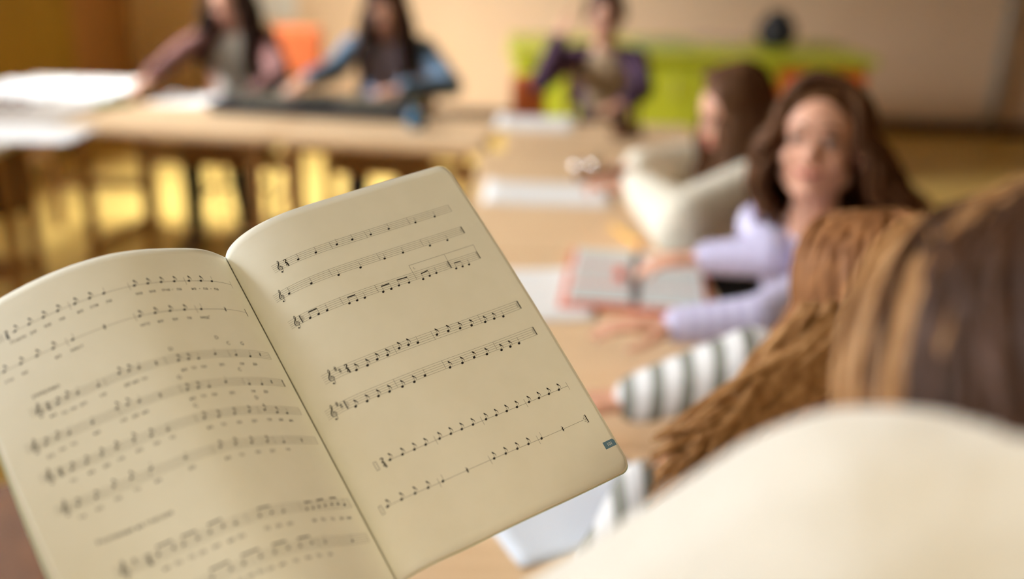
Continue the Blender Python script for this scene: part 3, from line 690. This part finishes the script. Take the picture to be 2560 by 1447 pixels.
# right page
A, B_, Ln = Ink('R'), Ink('R'), Ink('R')
def staff(L_, x0, x1, yb, k, w=.13):
    for i in range(5): L_.seg((x0, yb-i*k), (x1, yb-i*k), w)
def bar(I_, x, yb, k, w=.17, up=4): I_.seg((x, yb), (x, yb-up*k), w)
def rpt(A_, B2, x, yb, k, side):         # repeat sign, dots on the side given
    A_.seg((x, yb), (x, yb-4*k), .62); B2.seg((x+side*.8, yb), (x+side*.8, yb-4*k), .17)
    for d in (1.5, 2.5): A_.dot(x+side*1.6, yb-d*k, .26)
k = 1.28
staff(Ln, 27.5, 153.3, 35.2, k); A.clef(32.0, 35.2-0*k, k); A.two(36.6, 35.2-3*k, k*1.05); A.four(36.8, 35.2-1*k, k*1.05)
for x, y in [(43.9,33.9),(55.6,33.9),(70.2,33.3),(80.9,33.3),(93.6,33.9),(106.5,33.9),(125.5,35.2),(140.0,35.2)]: note(A, B_, x, y, k, False)
for x in (66.4, 90.6, 121.5, 153.3): bar(B_, x, 35.2, k)
staff(Ln, 19.3, 152.8, 53.0, k); A.clef(23.8, 53.0, k)
for x, y in [(28.6,52.1),(43.2,52.3),(60.7,53.6),(75.7,53.6),(93.0,52.9),(106.2,52.9),(125.5,54.0),(138.6,54.1)]: note(A, B_, x, y, k, False)
for x in (56.9, 89.9, 121.4): bar(B_, x, 53.0, k)
rpt(A, B_, 152.6, 53.0, k, -1)
k = 1.32; yb = 73.4
staff(Ln, 19.3, 152.7, yb, k); A.clef(23.8, yb, k); rpt(A, B_, 27.0, yb, k, 1)
N3 = [(32.0,72.9),(37.5,72.9),(43.1,72.9),(57.3,73.9),(62.5,73.9),(67.7,73.9),(80.3,74.2),(86.0,74.1),(91.7,73.5),(98.8,73.8),(108.6,74.6),(113.8,73.9),(119.0,73.4),(133.1,74.8),(137.9,74.9),(142.8,75.0)]
bm_ = {0, 3, 6, 8, 10, 13}
for i, (x, y) in enumerate(N3): note(A, B_, x, y, k, False, True, 3.0)
for i in bm_:
    (xa, ya), (xb, yb_) = N3[i], N3[i+1]; A.seg((xa+.65, ya-3.0*k), (xb+.8, yb_-3.0*k), .72)
for x in (53.7, 77.5, 104.7): bar(B_, x, yb, k)
rpt(A, B_, 130.4, yb, k, -1); A.seg((152.6, yb), (152.6, yb-4*k), .6); B_.seg((151.7, yb), (151.7, yb-4*k), .17)
B_.seg((104.7, yb-4*k), (104.9, 62.7), .17); B_.seg((104.9, 62.7), (153.4, 62.8), .17); B_.seg((131.0, 62.7), (130.7, 68.0), .17); B_.seg((153.4, 62.8), (152.8, 68.0), .17)
text_mesh('1.', 2.4, B_, 107.2, 66.4)
k = 1.45; yb = 115.2
staff(Ln, 20.3, 159.1, yb, k); A.clef(25.2, yb, k); A.sharp(29.6, yb-4*k, k); A.sharp(31.5, yb-2.5*k, k); A.two(35.9, yb-3*k, k*1.05); A.four(36.0, yb-1*k, k*1.05)
N4 = [(40.2,115.4),(47.5,115.3),(54.5,114.1),(61.5,114.0),(70.2,112.5),(76.6,112.5),(82.7,113.3),(96.7,112.6),(104.8,112.8),(113.0,113.7),(121.1,114.4),(130.9,115.3),(137.8,115.3),(144.4,116.0)]
for i, (x, y) in enumerate(N4): note(A, B_, x, y, k, i not in (6, 13), True, 2.9)
for x in (67.3, 94.1, 128.5): bar(B_, x, yb, k)
rpt(A, B_, 159.0, yb, k, -1)
yb = 135.2
staff(Ln, 12.0, 159.1, yb, k); A.clef(16.4, yb, k); A.sharp(20.4, yb-4*k, k); A.sharp(22.1, yb-2.5*k, k); rpt(A, B_, 24.6, yb, k, 1)
N5 = [(29.1,135.8),(36.5,135.7),(43.9,135.5),(51.2,135.5),(59.7,135.7),(67.7,135.7),(75.7,134.5),(93.0,135.2),(101.9,135.3),(111.0,134.6),(120.0,135.4),(130.6,136.2),(137.4,136.2),(144.1,136.2)]
for i, (x, y) in enumerate(N5): note(A, B_, x, y, k, i not in (6, 13), True, 2.9)
for x in (56.9, 90.2, 128.0): bar(B_, x, yb, k)
rpt(A, B_, 158.9, yb, k, -1)
k = 1.4
for yb, x0, x1 in ((173.3, 29.5, 158.9), (196.8, 15.5, 158.8)): Ln.seg((x0, yb), (x1, yb), .17)
for x in [31.2,39.2,47.0,54.5,63.8,71.5,79.1,87.0,96.4,104.0,111.8,119.5,128.7,136.4,144.1,151.9]: note(A, B_, x, 173.3, k, True, True, 2.9)
for x in (61.2, 93.7, 126.3, 158.9): B_.seg((x, 173.3+2*k), (x, 173.3-2*k), .17)
A.two(27.0, 173.3-1.1*k, k*1.1); A.four(27.2, 173.3+1.1*k, k*1.1)
for x, y in ((22.6, 173.3), (13.4, 197.0)):
    for a, b in (((x-.8, y-2.6), (x+.8, y-2.6)), ((x+.8, y-2.6), (x+.8, y+2.6)), ((x+.8, y+2.6), (x-.8, y+2.6)), ((x-.8, y+2.6), (x-.8, y-2.6))): A.seg(a, b, .22)
for i, x in enumerate([17.2,25.8,34.4,43.0,52.8,88.1,96.5,105.1,113.5,123.5]): note(A, B_, x, 196.8, k, i not in (4, 9), True, 2.9)
for x in (50.4, 85.3, 121.0): B_.seg((x, 196.8+2*k), (x, 196.8-2*k), .17)
A.rest(69.3, 196.8, k); A.rest(140.1, 196.6, k)
A.seg((158.8, 196.8-1.95*k), (158.8, 196.8+1.95*k), .62); B_.seg((157.8, 196.8-1.95*k), (157.8, 196.8+1.95*k), .17)
for d in (-.5, .5): A.dot(156.9, 196.8+d*1.5*k, .28)
A.mb.obj('note_print', M_ink, pages['R']); B_.mb.obj('bar_line_print', M_inkf, pages['R']); Ln.mb.obj('staff_lines', M_inkf, pages['R'])
tb = Ink('R'); tb.poly([(159.8, 214.4), (164, 214.4), (167.2, 214.4), (168.2, 215.6), (168.2, 219.0), (164, 219.0), (159.8, 219.0)]); tbo = tb.mb.obj('page_number_tab', M_tab, pages['R']); tbo['label'] = 'blue page number tab'
tn = Ink('R'); tn.pt = (lambda x, y, tn=tn: bpt('R', x/1000, y/1000, .00016)); text_mesh('101', 2.9, tn, 164.0, 217.7, .95, True); tn.mb.obj('page_number', M_tabw, tbo)
# left page
A, B_, Ln, Tx = Ink('L'), Ink('L'), Ink('L'), Ink('L')
def Ls(L_): return [(-x, y) for x, y in L_]
k = 1.4
def words(L_, ws, size=2.9):
    for (x, y), w in zip(L_, ws): text_mesh(w, size, Tx, -x, y+.7)
yb = 26.2
Ln.seg((-144, yb), (-11, yb), .17)
for x in (76.1,68.4,60.5,52.3,42.8,34.8,100.6,108.6,118.0,125.9,133.9,141.9): note(A, B_, -x, yb, k, True, True, 2.9)
for x in (27.0, 92.9): note(A, B_, -x, yb, k, False, True, 2.9)
for x in (45.4, 79.0, 11.0, 111.5): B_.seg((-x, yb+2*k), (-x, yb-2*k), .17)
A.two(-146.4, yb-1.1*k, k*1.1); A.four(-146.4, yb+1.1*k, k*1.1); A.seg((-150.8, yb-2.6), (-150.8, yb+2.6), .25); A.seg((-149.2, yb-2.6), (-149.2, yb+2.6), .25)
words([(75.7,32.5),(68.1,32.5),(60.0,32.5),(51.8,32.5),(42.3,32.5),(34.3,32.5),(26.6,32.5),(92.3,32.5),(100.2,32.5),(107.9,32.5),(117.7,32.5),(125.6,32.5),(133.5,32.5),(142.0,32.5)],
      ['\u043c\u0430', '\u043c\u0430', '\u043f\u0447\u0435', '\u043b\u0430', '\u043d\u0430', '\u043f\u0430', '\u043f\u0430', '\u043b\u0430', '\u0441\u0442\u0435', '\u043d\u0430', '\u043b\u0435', '\u043c\u0435', '\u0440\u0435', '\u041f\u0447\u0435\u043b\u0430'])
for x in (56, 38.3, 30.5): text_mesh('-', 2.9, Tx, -x, 33.0)
yb = 48.0
Ln.seg((-158, yb), (-10.1, yb), .17)
for x in (81.3,72.7,64.0,55.1,127.8,136.6,145.3,154.3): note(A, B_, -x, yb, k, True, True, 2.9)
for x in (44.3, 117.3): note(A, B_, -x, yb, k, False, True, 2.9)
for x in (27.4, 100.2): A.rest(-x, yb, k)
for x in (83.8, 47.6, 120.4): B_.seg((-x, yb+2*k), (-x, yb-2*k), .17)
A.seg((-10.1, yb-2*k), (-10.1, yb+2*k), .42)
words([(80.7,54.4),(72.2,54.4),(63.5,54.4),(54.8,54.4),(44.4,54.4),(117.2,54.4),(127.3,54.4),(145.2,55),(153.6,55.3)], ['\u0448\u0442\u043e', '\u043d\u0430', '\u0432\u0438', '\u0442\u0435', '\u043c\u0435\u0434"', '\u043c\u0435\u0441\u0442', '\u043d\u0430', '\u0432\u0435', '\u0441\u0442\u0438'])
for (x, y), w in zip([(43.9,69.2),(37.9,73.5),(27.9,73.5),(74.4,74.2),(77.6,93.4),(76.9,113.1),(39.3,92.5),(37.6,112.4)], 'DCGDGCCD'): text_mesh(w, 3.4, Tx, -x, y+1.2)
def lstaff(yb, kk, x0, x1, fl, qn, rests, ws, end=True, y0=None):
    staff(Ln, -x0, -x1, yb, kk); A.clef(-x0+4.6, yb, kk*1.15)
    for x, y in fl: note(A, B_, -x, y, kk*1.08, True, True, 3.0)
    for x, y in qn: note(A, B_, -x, y, kk*1.08, False, True, 3.0)
    for x, y in rests: A.rest(-x, yb-2*kk, kk)
    sy = ['\u043d\u0430', '\u0434\u0430', '\u0441\u0435', '\u0440\u043e', '\u043b\u0438', '\u0442\u043e']
    for i, (x, y) in enumerate(ws): text_mesh(sy[i*5 % 6], 2.9, Tx, -x, y+.7)
    if end: bar(B_, -x1, yb, kk)
    bar(B_, -80, yb, kk); bar(B_, -41, yb, kk); bar(B_, -112, yb, kk)
kk = 1.22
lstaff(83.4, kk, 150.5, 8.8, [(73.5,82.6),(67.8,82.9),(136.7,81.8),(131.6,80.6),(104.0,79.4),(99.1,80.0)], [(62.0,83.4),(50.4,81.1),(36.5,82.2),(26.5,83.0),(126.1,80.8),(115.6,81.6),(94.0,80.6)], [(17.4,80),(85,80)],
       [(73.1,89.5),(67.5,89.4),(61.5,89.4),(49.6,88.8),(35.6,88.6),(25.9,88.6),(140.8,87.5),(135.5,88.8),(130.9,88.7),(125.7,88.3),(115.5,88),(102.8,87.8),(98.5,88),(94.0,88.2)])
A.two(-141.2, 83.4-3*kk, kk*1.1); A.four(-141.2, 83.4-kk, kk*1.1)
lstaff(103.4, kk, 158.5, 8.6, [(76.7,102.2),(70.7,102.4),(107.0,99.2),(112.4,98.8),(143.3,101.2),(149.1,102.2)], [(64.5,103.0),(53.0,100.9),(37.7,103.0),(28.3,103.1),(101.3,100),(125.7,100.9),(137.4,101.4)], [(19.5,99.4),(90.7,99)],
       [(76.5,108.6),(70.3,108.6),(63.9,108.6),(52.5,108.5),(37.5,108.1),(28.2,108.2),(125.8,107.6),(137.5,108.5),(143.2,108.9),(149.1,110),(112,107),(106,107.2),(101,107.4)])
A.seg((-9.2, 103.4), (-9.2, 103.4-4*kk), .5)
lstaff(123.4, kk, 157.8, 6.9, [(75.8,121.8),(67.9,122.6),(57.9,122.2),(47.7,121.7),(36.2,120.9),(27.5,122.6),(103.5,121.4),(111.7,119.8),(120.7,120.4),(128.1,120.6),(135.8,121.4),(142.9,121.8)], [(19.5,123.0),(95.1,122.0)], [],
       [(75.5,128.3),(67.6,128.2),(58.0,128.3),(47.6,128.1),(36.3,127.6),(27.4,127.6),(19.4,128.1),(94.9,127.2),(102.8,127.0),(111.5,126.8),(120.9,127.1),(128.1,127.4),(135.6,127.7),(144.4,128.3)])
A.two(-148, 123.4-3*kk, kk*1.1); A.four(-148, 123.4-kk, kk*1.1)
lstaff(143.8, kk, 157.0, 5.8, [(75.5,141),(66.8,141.2),(56.9,141.8),(46.2,141.9),(120.6,139.6),(129.3,140),(138.4,141.9),(147.0,142.2)], [(34.1,142.7),(93.8,140.8),(110.6,139)], [(18.7,139)],
       [(74.7,148.5),(66.5,148.5),(56.1,148.2),(45.9,148.1),(33.8,147.6),(93.2,147.2),(110.0,146.7),(120.3,146.6),(129.8,147.2),(139.0,148.3),(147.3,149.3)])
def beams(P_, kk):
    for i in range(0, len(P_)-1, 2):
        (xa, ya), (xb, yb_) = P_[i], P_[i+1]
        for x, y in (P_[i], P_[i+1]): note(A, B_, -x, y, kk, False, True, 3.0)
        A.seg((-xa+.6, ya-3.0*kk), (-xb+.7, yb_-3.0*kk), .8)
kk = 1.35; staff(Ln, -145, -5.0, 186.3, kk); A.clef(-140.5, 186.3, kk*1.1); A.sharp(-135, 181.2, kk); A.two(-129, 186.3-3*kk, kk*1.15); A.four(-129, 186.3-kk, kk*1.15); bar(B_, -5, 186.3, kk); bar(B_, -47, 186.3, kk); bar(B_, -81, 186.3, kk)
beams([(124.5,183),(117.2,183),(112.5,183.4),(105.7,183.6),(99.6,183.4),(93.0,183.2),(74.4,184.6),(67.3,184.6),(43.1,185.4),(37.9,185.1),(32.5,184.5),(26.7,183.9),(20.6,183.4),(15.3,183.5)], kk)
for x, y in ((87.0,184.3),(60.0,185.1),(10.1,184.3)): note(A, B_, -x, y, kk, False)
sy = ['\u043d\u0435', '\u0431\u043e', '\u043b\u0443', '\u0440\u0430', '\u043c\u0438']
for i, (x, y) in enumerate([(123.7,191),(117.9,191),(111.7,191),(106.5,191.2),(99.8,191.3),(92.6,191.6),(87.3,191.8),(73.7,192.1),(67.2,192.4),(60.1,192.6),(41.8,192.5),(34.2,192.4),(26.0,192.3),(18.1,192.3),(11.9,192.6)]): text_mesh(sy[i % 5], 2.9, Tx, -x, y+.7)
staff(Ln, -140, -5.0, 208.3, kk); A.clef(-135, 208.3, kk*1.1); bar(B_, -5, 208.3, kk); bar(B_, -48, 208.3, kk)
beams([(108.0,205),(98.8,205),(92.5,205),(83.8,205),(76.5,205.4),(68.7,205.4),(61.1,205.6),(52.6,205.2)], kk)
for x, y in ((42.2,205.6),(18.8,206.4)): note(A, B_, -x, y, kk, False)
for i, (x, y) in enumerate([(101.8,212),(97.0,212),(92.0,212),(87.0,212.2),(82.2,212.4),(75.9,212.6),(68.0,212.8),(60.0,212.8),(52.1,212.8),(43.2,212.8)]): text_mesh(sy[i*2 % 5], 2.9, Tx, -x, y+.7)
text_mesh('\u0443\u043c\u0435\u0440\u0435\u043d\u043e', 3.4, Tx, -139.5, 72.5); text_mesh('\u0420\u0430\u0437\u043f\u0435\u0432\u0430\u043d\u0435 \u043d\u0430 \u0433\u043b\u0430\u0441\u043e\u0432\u0435', 3.4, Tx, -128.5, 166.5)
A.mb.obj('note_print', M_ink, pages['L']); B_.mb.obj('bar_line_print', M_inkf, pages['L']); Ln.mb.obj('staff_lines', M_inkf, pages['L']); Tx.mb.obj('lyrics_lettering', M_ink, pages['L'])
SPINE_HOLD = Vector(BO + PH*1.02*BV - .085*BU - .02*BN)
teacher()
# ------------------------------------------------------------------ things on the desks
def on_desk(px, py, dz=0): return T(px, py, TH+dz)
M_sheet = mat('white_paper', (.86, .85, .83, 1), .6, spec=.3)
M_bluesheet = mat('bluish_paper', (.70, .76, .86, 1), .6)
def sheet(px, py, w, h, rz, label, m=M_sheet, group='white sheets on the desks', z=0, curl=.006):
    c = on_desk(px, py, z); mb = MB(); n = 10; R = RZ(rz); vs = []
    for i in range(n+1):
        for j in range(n+1):
            x, y = (i/n-.5)*w, (j/n-.5)*h; zz = .0012 + curl*((2*i/n-1)**4)*(.5+.5*j/n)
            vs.append(Vector((0, 0, zz)) + R @ Vector((x, y, 0)))
    k = len(vs); vs += [v-Vector((0, 0, .0006)) for v in vs]; r = n+1; fs = []
    for i in range(n):
        for j in range(n): a = i*r+j; fs += [(a, a+r, a+r+1, a+1), (k+a, k+a+1, k+a+r+1, k+a+r)]
    for i in range(n):
        fs += [(i*r, k+i*r, k+(i+1)*r, (i+1)*r), (i*r+n, (i+1)*r+n, k+(i+1)*r+n, k+i*r+n), (i, i+1, k+i+1, k+i), (n*r+i, k+n*r+i, k+n*r+i+1, n*r+i+1)]
    mb.add([v+c for v in vs], fs); o = mb.obj('sheet_of_paper', m, smooth=True, origin=c); return tag(o, label, 'paper', group)
sheet(1340, 308, .30, .27, -.03, 'white sheet on the desk in front of the far boy')
sheet(1372, 485, .36, .25, -.03, 'white sheet between the far corner sheet and the open workbook')
sheet(1335, 735, .21, .30, .12, 'white sheet just beside the right edge of the music book')
sheet(1425, 1262, .24, .20, .45, 'bluish white sheet just below the lower right corner of the music book', M_bluesheet)
sheet(70, 225, .34, .46, .05, 'white sheet at the left picture edge under the glasses, on the pale desk')
sheet(215, 225, .36, .40, -.05, 'white sheet right beside the one with the glasses', z=0.0022)
sheet(70, 335, .40, .26, .0, 'white sheet on the front edge of the pale desk at the left', z=0.0044)
sheet(470, 250, .22, .26, -.1, 'white sheet left of the keyboard')
sheet(690, 228, .20, .12, .1, 'small white sheet lying behind the keyboard by the mauve sleeve', z=.0)
# brown glasses on the left sheet
M_brown = mat('brown_plastic', (.10, .035, .025, 1), .3)
c = on_desk(30, 268, .012); g = thing('glasses', 'brown framed glasses lying on the sheet at the left edge', 'glasses', tuple(c))
for sx in (-1, 1):
    MB().tube([c+Vector((sx*.036+.026*math.cos(a*.5236), 0, .022+.020*math.sin(a*.5236))) for a in range(13)], .0065, 6, False).obj('rim', M_brown, g, smooth=True)
    MB().tube([c+Vector((sx*.062, 0, .03)), c+Vector((sx*.066, .08, .012)), c+Vector((sx*.060, .13, .004))], .005, 6).obj('temple', M_brown, g, smooth=True)
MB().tube([c+Vector((-.010, 0, .028)), c+Vector((0, .002, .032)), c+Vector((.010, 0, .028))], .005, 6).obj('bridge', M_brown, g)
M_green = mat('green_plastic', (.10, .20, .03, 1), .4)
c = on_desk(285, 258, .016); pn = thing('marker_pen', 'green marker pen lying on the white sheet near the mauve girl', 'pen', tuple(c))
dv = Vector((.9, .35, 0)).normalized()
MB().tube([c-dv*.07, c+dv*.03], .012, 10).obj('barrel', M_green, pn, smooth=True); MB().tube([c+dv*.03, c+dv*.075], [.013, .011], 10).obj('cap', M_green, pn, smooth=True)
c = on_desk(1560, 585, .005); dv = Vector((-.32, .95, 0)).normalized(); M_yel = mat('yellow_paint', (.85, .50, .07, 1), .35); M_tip = mat('bare_wood', (.6, .4, .2, 1), .6)
pn = thing('pencil', 'yellow pencil lying above the open workbook', 'pencil', tuple(c))
MB().tube([c-dv*.09, c+dv*.07], .005, 6).obj('shaft', M_yel, pn); MB().tube([c+dv*.07, c+dv*.09], [.005, .0008], 6).obj('tip', M_tip, pn); MB().tube([c-dv*.10, c-dv*.09], .0052, 8).obj('eraser', M_ob, pn)
# open workbook with coloured panels
M_grey = mat('pale_grey_print', (.56, .60, .58, 1), .6); M_red = mat('red_print', (.62, .13, .06, 1), .6); M_pinkp = mat('pink_print', (.66, .40, .34, 1), .6); M_dk = mat('dark_teal_binding', (.03, .07, .07, 1), .5)
c = on_desk(1590, 705); R = RZ(-.12); wb = thing('workbook', 'open workbook with grey panels and red bands in front of the smiling girl', 'book', tuple(c))
q = lambda x, y, z: c + R @ Vector((x, y, z))
MB().box(q(0, 0, .003), (.30, .37, .005), R).obj('cover', M_red, wb, bevel=.001)
for sx in (-1, 1):
    pg = MB().box(q(sx*.071, 0, .0085), (.132, .345, .006), R).obj('page', M_sheet, wb, bevel=.001)
    pn_ = MB(); pr = MB()
    for j in range(3):
        y = .115-.115*j
        pn_.box(q(sx*.071, y, .0118), (.118, .082, .0006), R); pr.box(q(sx*.071, y-.056, .0118), (.120, .014, .0006), R)
    pn_.obj('panel_print', M_grey, pg); pr.obj('band_print', M_red if sx < 0 else M_pinkp, pg)
sp = MB()
for j in range(26):
    y = -.16+.32*j/25; sp.tube([q(.012*math.cos(a*.785), y, .008+.008*math.sin(a*.785)) for a in range(9)], .0016, 5, False)
sp.obj('spiral_binding', M_dk, wb)
M_rc = mat('red_clay', (.60, .10, .04, 1), .5)
c = on_desk(1550, 690, .02); o = MB().lathe(c-Vector((0, 0, .004)), [(.010, 0), (.012, .004), (.010, .018), (.004, .024)], 12).obj('sharpener', M_rc, smooth=True, origin=c-Vector((0, 0, .008))); tag(o, 'small red pencil sharpener on the open workbook', 'sharpener')
# keyboard instrument
M_kb = mat('black_plastic', (.010, .011, .018, 1), .35); M_key = mat('ivory_keys', (.42, .37, .26, 1), .35); M_scr = mat('dim_display', (.04, .06, .05, 1), .2); M_btn = mat('pale_button', (.55, .50, .34, 1), .5)
k0 = on_desk(525, 272, .02); k1 = on_desk(1022, 296, .02); ka = math.atan2(k1.y-k0.y, k1.x-k0.x); KL = (k1-k0).length+.02; R = RZ(ka)
kn = Vector((-math.sin(ka), math.cos(ka), 0)); kc = (k0+k1)/2 + kn*.13; kc.z = TH
kb = thing('keyboard', 'black electronic keyboard with pale keys on the far desk', 'keyboard', tuple(kc))
q = lambda x, y, z: kc + R @ Vector((x, y, z))
MB().box(q(0, 0, .028), (KL, .26, .044), R).obj('case', M_kb, kb, bevel=.008)
for sx in (-1, 1):
    MB().box(q(sx*(KL/2-.04), 0, .003), (.03, .20, .008), R).obj('foot', M_kb, kb)
wk = MB(); nk_ = 36
for i in range(nk_): x = -KL/2+.03+(KL-.06)*(i+.5)/nk_; wk.box(q(x, .065, .053), ((KL-.06)/nk_-.0015, .105, .010), R)
wk.obj('white_keys', M_key, kb)
bk = MB()
for i in range(nk_):
    if i % 7 in (0, 1, 3, 4, 5): x = -KL/2+.03+(KL-.06)*(i+1)/nk_; bk.box(q(x, .045, .062), (.009, .065, .012), R)
bk.obj('black_keys', M_kb, kb)
MB().box(q(.0, -.06, .0515), (.13, .05, .004), R).obj('display', M_scr, kb)
for sx in (-1, 1):
    for i in range(7):
        for j in range(2): MB().box(q(sx*(.11+.030*i), -.045-.03*j, .052), (.016, .010, .005), R).obj('button', M_btn, kb)
# blue tumbler
M_blue = mat('blue_plastic', (.04, .16, .30, 1), .12, trans=.35)
c = on_desk(1040, 322); o = MB().lathe(c, [(.022, 0), (.034, .012), (.039, .034), (.034, .056), (.020, .068), (.012, .071), (.012, .078), (0, .079)], 24).obj('bottle', M_blue, smooth=True, origin=c); tag(o, 'small shiny blue bottle at the front right end of the keyboard', 'bottle')
# small things in hands and by the far corner
M_shiny = mat('bright_metal', (.8, .75, .68, 1), .12, metal=1)
c = on_desk(1565, 345, .0); o = MB().box(c+Vector((0, 0, .02)), (.11, .05, .035), RZ(.2)).box(c+Vector((0, 0, .045)), (.10, .045, .012), RZ(.2)).obj('wooden_block', mat('dark_wood', (.12, .05, .02, 1), .4), bevel=.008, origin=c); tag(o, 'small dark wooden block on the desk beyond the cream sleeve', 'block')
c = P(1470, 415, 2.45); o = thing('jingle_stick', 'short brown stick with shiny metal discs held by the long-haired girl', 'instrument', tuple(c))
a_, b_ = P(1440, 440, 2.42), P(1560, 432, 2.42)
MB().tube([a_, b_], .014, 10).obj('stick', M_chair, o, smooth=True)
for f in (.05, .4): p_ = a_.lerp(b_, f); MB().lathe(p_+Vector((0, -.01, .028)), [(.004, 0), (.018, .003), (.018, .005), (.004, .008)], 16, Matrix.Rotation(.5, 3, 'X')).obj('disc', M_shiny, o, smooth=True)
